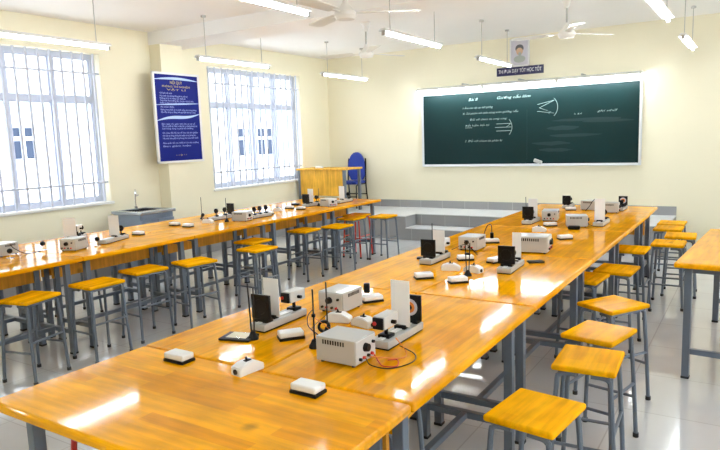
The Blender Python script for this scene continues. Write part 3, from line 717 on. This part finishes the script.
bench('optical bench with white card and black lens at the left window wall side', -5.12, 3.30, .6, card=-.10, lampy=(.05, -1), lenses=(.13,), cardh=.17, cardw=.11)
bench('optical bench with white card and black clamp on the left-hand row', -4.72, 3.40, .35, card=.02, lenses=(.12,), cardh=.18, cardw=.10, L=.34)
bench('optical bench with black clamps on the left-hand row beside a thin rod', -4.90, 4.92, .0, screen=.12, lenses=(-.1, .03), L=.36)
bench('optical bench with twin black lenses on the left-hand row, before the window glare', -4.58, 5.16, .0, lenses=(-.09, .0, .10), L=.3)
bench('optical bench with black screen and white card in front of the teacher desk panel', -4.72, 6.30, .0, screen=-.12, card=-.02, lenses=(.1,))
bench('optical bench with white card at the far end of the left-hand row', -4.55, 6.78, .0, card=-.05, lenses=(.1,), cardh=.17)
# black lens holders lying about the left table
for x, y, lab in ((-4.76, 2.52, 'black ball topped lens holder on the left-hand row, nearest the left edge'), (-4.86, 2.84, 'black ball topped lens holder in the window glare, left of the power supply'), (-4.62, 3.17, 'black ball topped lens holder between the left power supply and the white card bench'), (-4.86, 3.05, 'black ball topped lens holder behind the left power supply, below the window'), (-5.02, 4.74, 'black ball topped lens holder beside the thin rod stand on the left-hand row'), (-4.70, 5.0, 'black ball topped lens holder left of the twin lens bench on the left-hand row')):
    t_ = thing('lens_holder', lab, 'lens holder', (x, y, ZT), 0, 'ball topped lens holders')
    bm = B(); cyl(bm, (0, 0, 0), (0, 0, .008), .03, seg=16); cyl(bm, (0, 0, .008), (0, 0, .05), .004, seg=8); obj('base', bm, 'chrome', t_)
    bm = B(); ball(bm, (0, 0, .06), .02); obj('head', bm, 'black', t_)
# small things
def block(name, cat, label, x, y, s, mat, rz=0, group=None, z=ZT, bev=.004):
    bm = B(); bx(bm, (-s[0]/2, -s[1]/2, 0), (s[0]/2, s[1]/2, s[2]), bev, 2); return tag(obj(name, bm, mat, None, (x, y, z), rz), label, cat, group)
block('rubber_pad', 'pad', 'flat black pad beside the middle black screen, left side', -1.86, 3.70, (.09, .05, .012), 'black', .4)
block('rubber_pad', 'pad', 'flat black pad right of the middle right-side black screen', -1.15, 3.85, (.10, .06, .012), 'black', .6)
block('computer_mouse', 'mouse', 'shiny dark oval device in front of the small grey box, far tables', -1.27, 5.33, (.10, .065, .03), 'black', .2, bev=.013)
block('plug_adapter', 'plug', 'black plug standing behind the near switch boxes', -1.64, 2.62, (.03, .022, .05), 'black', .4, z=ZT+.036)
block('plug_adapter', 'plug', 'black plug standing on the white case right of the middle power supply', -1.66, 4.45, (.026, .022, .045), 'black', .4, z=ZT+.036)
block('wooden_block', 'block', 'small dark block on the left-hand row in front of the teacher desk', -4.98, 6.30, (.10, .05, .025), 'black', .2)
# coil ring behind the nearest power supply
bm = B()
for k in range(3): tube(bm, [(.022*math.cos(2*PI*i/20), .004*k-.004, .030+.022*math.sin(2*PI*i/20)) for i in range(21)], .006, 6)
tag(obj('cable_coil', bm, 'black', None, (-1.515, 2.07, ZT-.001), .5), 'small upright black coil behind the nearest power supply', 'coil')
# ------------------------------------------------------------------ leads
def lead(label, pts, mat, r=.0022):
    bm = B(); tube(bm, smooth_pts(pts, 7), r, 6); tag(obj('test_lead', bm, mat), label, 'cable', 'thin test leads')
z = ZT+.003
lead('orange lead from the nearest power supply to the near lamp', [(-1.150, 1.84, .775), (-1.11, 1.86, .77), (-1.07, 1.95, z), (-1.10, 2.02, z), (-1.13, 2.0, .80)], 'orange_plastic')
lead('black lead looping in front of the nearest power supply', [(-1.150, 1.815, .775), (-1.12, 1.80, .76), (-1.06, 1.83, z), (-1.02, 1.92, z), (-1.05, 2.00, z), (-1.13, 2.03, .76)], 'black')
lead('red lead lying right of the nearest power supply', [(-1.150, 1.87, .775), (-1.12, 1.86, z), (-1.09, 1.84, z), (-1.05, 1.86, z), (-1.08, 1.92, z), (-1.11, 1.90, z)], 'red_plastic')
lead('dark tangled lead hanging around the single rod stand', [(-1.44, 1.90, .90), (-1.49, 1.93, .86), (-1.52, 1.97, .80), (-1.47, 1.98, .765), (-1.55, 2.05, z), (-1.60, 2.10, z), (-1.62, 2.26, .775)], 'black', .0016)
lead('brown lead from the rod stand to the dial panel power supply', [(-1.44, 1.90, .87), (-1.40, 1.96, .80), (-1.47, 2.05, z), (-1.60, 2.2, z), (-1.655, 2.32, .77)], 'orange_plastic', .0014)
lead('thin black lead from the middle black screen bench to the power supply', [(-1.70, 3.80, .80), (-1.62, 3.86, .83), (-1.58, 3.95, z), (-1.62, 4.03, z), (-1.70, 4.08, .775)], 'black')
lead('black lead arching over the case with the plug', [(-1.66, 4.45, .825), (-1.67, 4.46, .88), (-1.71, 4.47, .86), (-1.72, 4.40, z), (-1.66, 4.33, z)], 'black', .003)
lead('black lead along the left-hand row at the picture edge', [(-4.95, 2.52, .80), (-4.92, 2.60, .84), (-4.88, 2.62, .80), (-4.84, 2.70, z), (-4.87, 2.84, z)], 'black', .003)
lead('black lead from the small grey box to the tall pale card bench', [(-1.22, 5.55, .775), (-1.17, 5.56, z), (-1.16, 5.62, z), (-1.12, 5.68, .80)], 'black')
lead('black arm lead leaning over the farthest right power supplies', [(-1.46, 6.60, z), (-1.42, 6.60, .80), (-1.37, 6.60, .87), (-1.30, 6.60, .855)], 'black', .004)
bm = B(); bx(bm, (-.06, -.028, 0), (.06, .028, .004), .001); tag(obj('paper_slip', bm, 'card', None, (-5.05, 5.6, ZT), .3), 'white slip of paper in the window glare on the left-hand row', 'paper')
# ------------------------------------------------------------------ light
w = bpy.data.worlds.new('overcast'); scene.world = w; w.use_nodes = True
bg = w.node_tree.nodes['Background']; bg.inputs['Color'].default_value = (.88, .94, 1.0, 1); bg.inputs['Strength'].default_value = 4.2
for (x, y0, y1, z0, z1, s) in [(XW-.24, *w_, 1) for w_ in W] + [(XR+.24, *w_, -1) for w_ in WR]:
    l = bpy.data.lights.new('window_portal', 'AREA'); l.shape = 'RECTANGLE'; l.size = z1-z0; l.size_y = y1-y0
    l.cycles.is_portal = True
    o = bpy.data.objects.new('window_portal', l); COL.objects.link(o); o.location = (x, (y0+y1)/2, (z0+z1)/2); o.rotation_euler = (0, -s*PI/2, 0)
# ------------------------------------------------------------------ camera
yaw, pitch, roll = -.566914, -.135612, -.0345208
f = Vector((math.sin(yaw)*math.cos(pitch), math.cos(yaw)*math.cos(pitch), math.sin(pitch)))
r0 = f.cross(Vector((0, 0, 1))).normalized(); u0 = r0.cross(f)
r = math.cos(roll)*r0+math.sin(roll)*u0; u = -math.sin(roll)*r0+math.cos(roll)*u0
cam = bpy.data.cameras.new('camera'); cam.sensor_width = 36; cam.lens = 625.0/720*36; cam.clip_start = .05
co = bpy.data.objects.new('camera', cam); COL.objects.link(co)
mw = Matrix((r, u, -f)).transposed().to_4x4(); mw.translation = (0, 0, 1.55); co.matrix_world = mw
scene.camera = co
vs = scene.view_settings; vs.view_transform = 'Standard'; vs.look = 'None'; vs.gamma = 1; vs.use_curve_mapping = False; vs.exposure = 0.36
scene.cycles.use_denoising = True
scene.cycles.max_bounces = 8; scene.cycles.diffuse_bounces = 5; scene.cycles.glossy_bounces = 4; scene.cycles.transmission_bounces = 6
scene.cycles.sample_clamp_indirect = 6
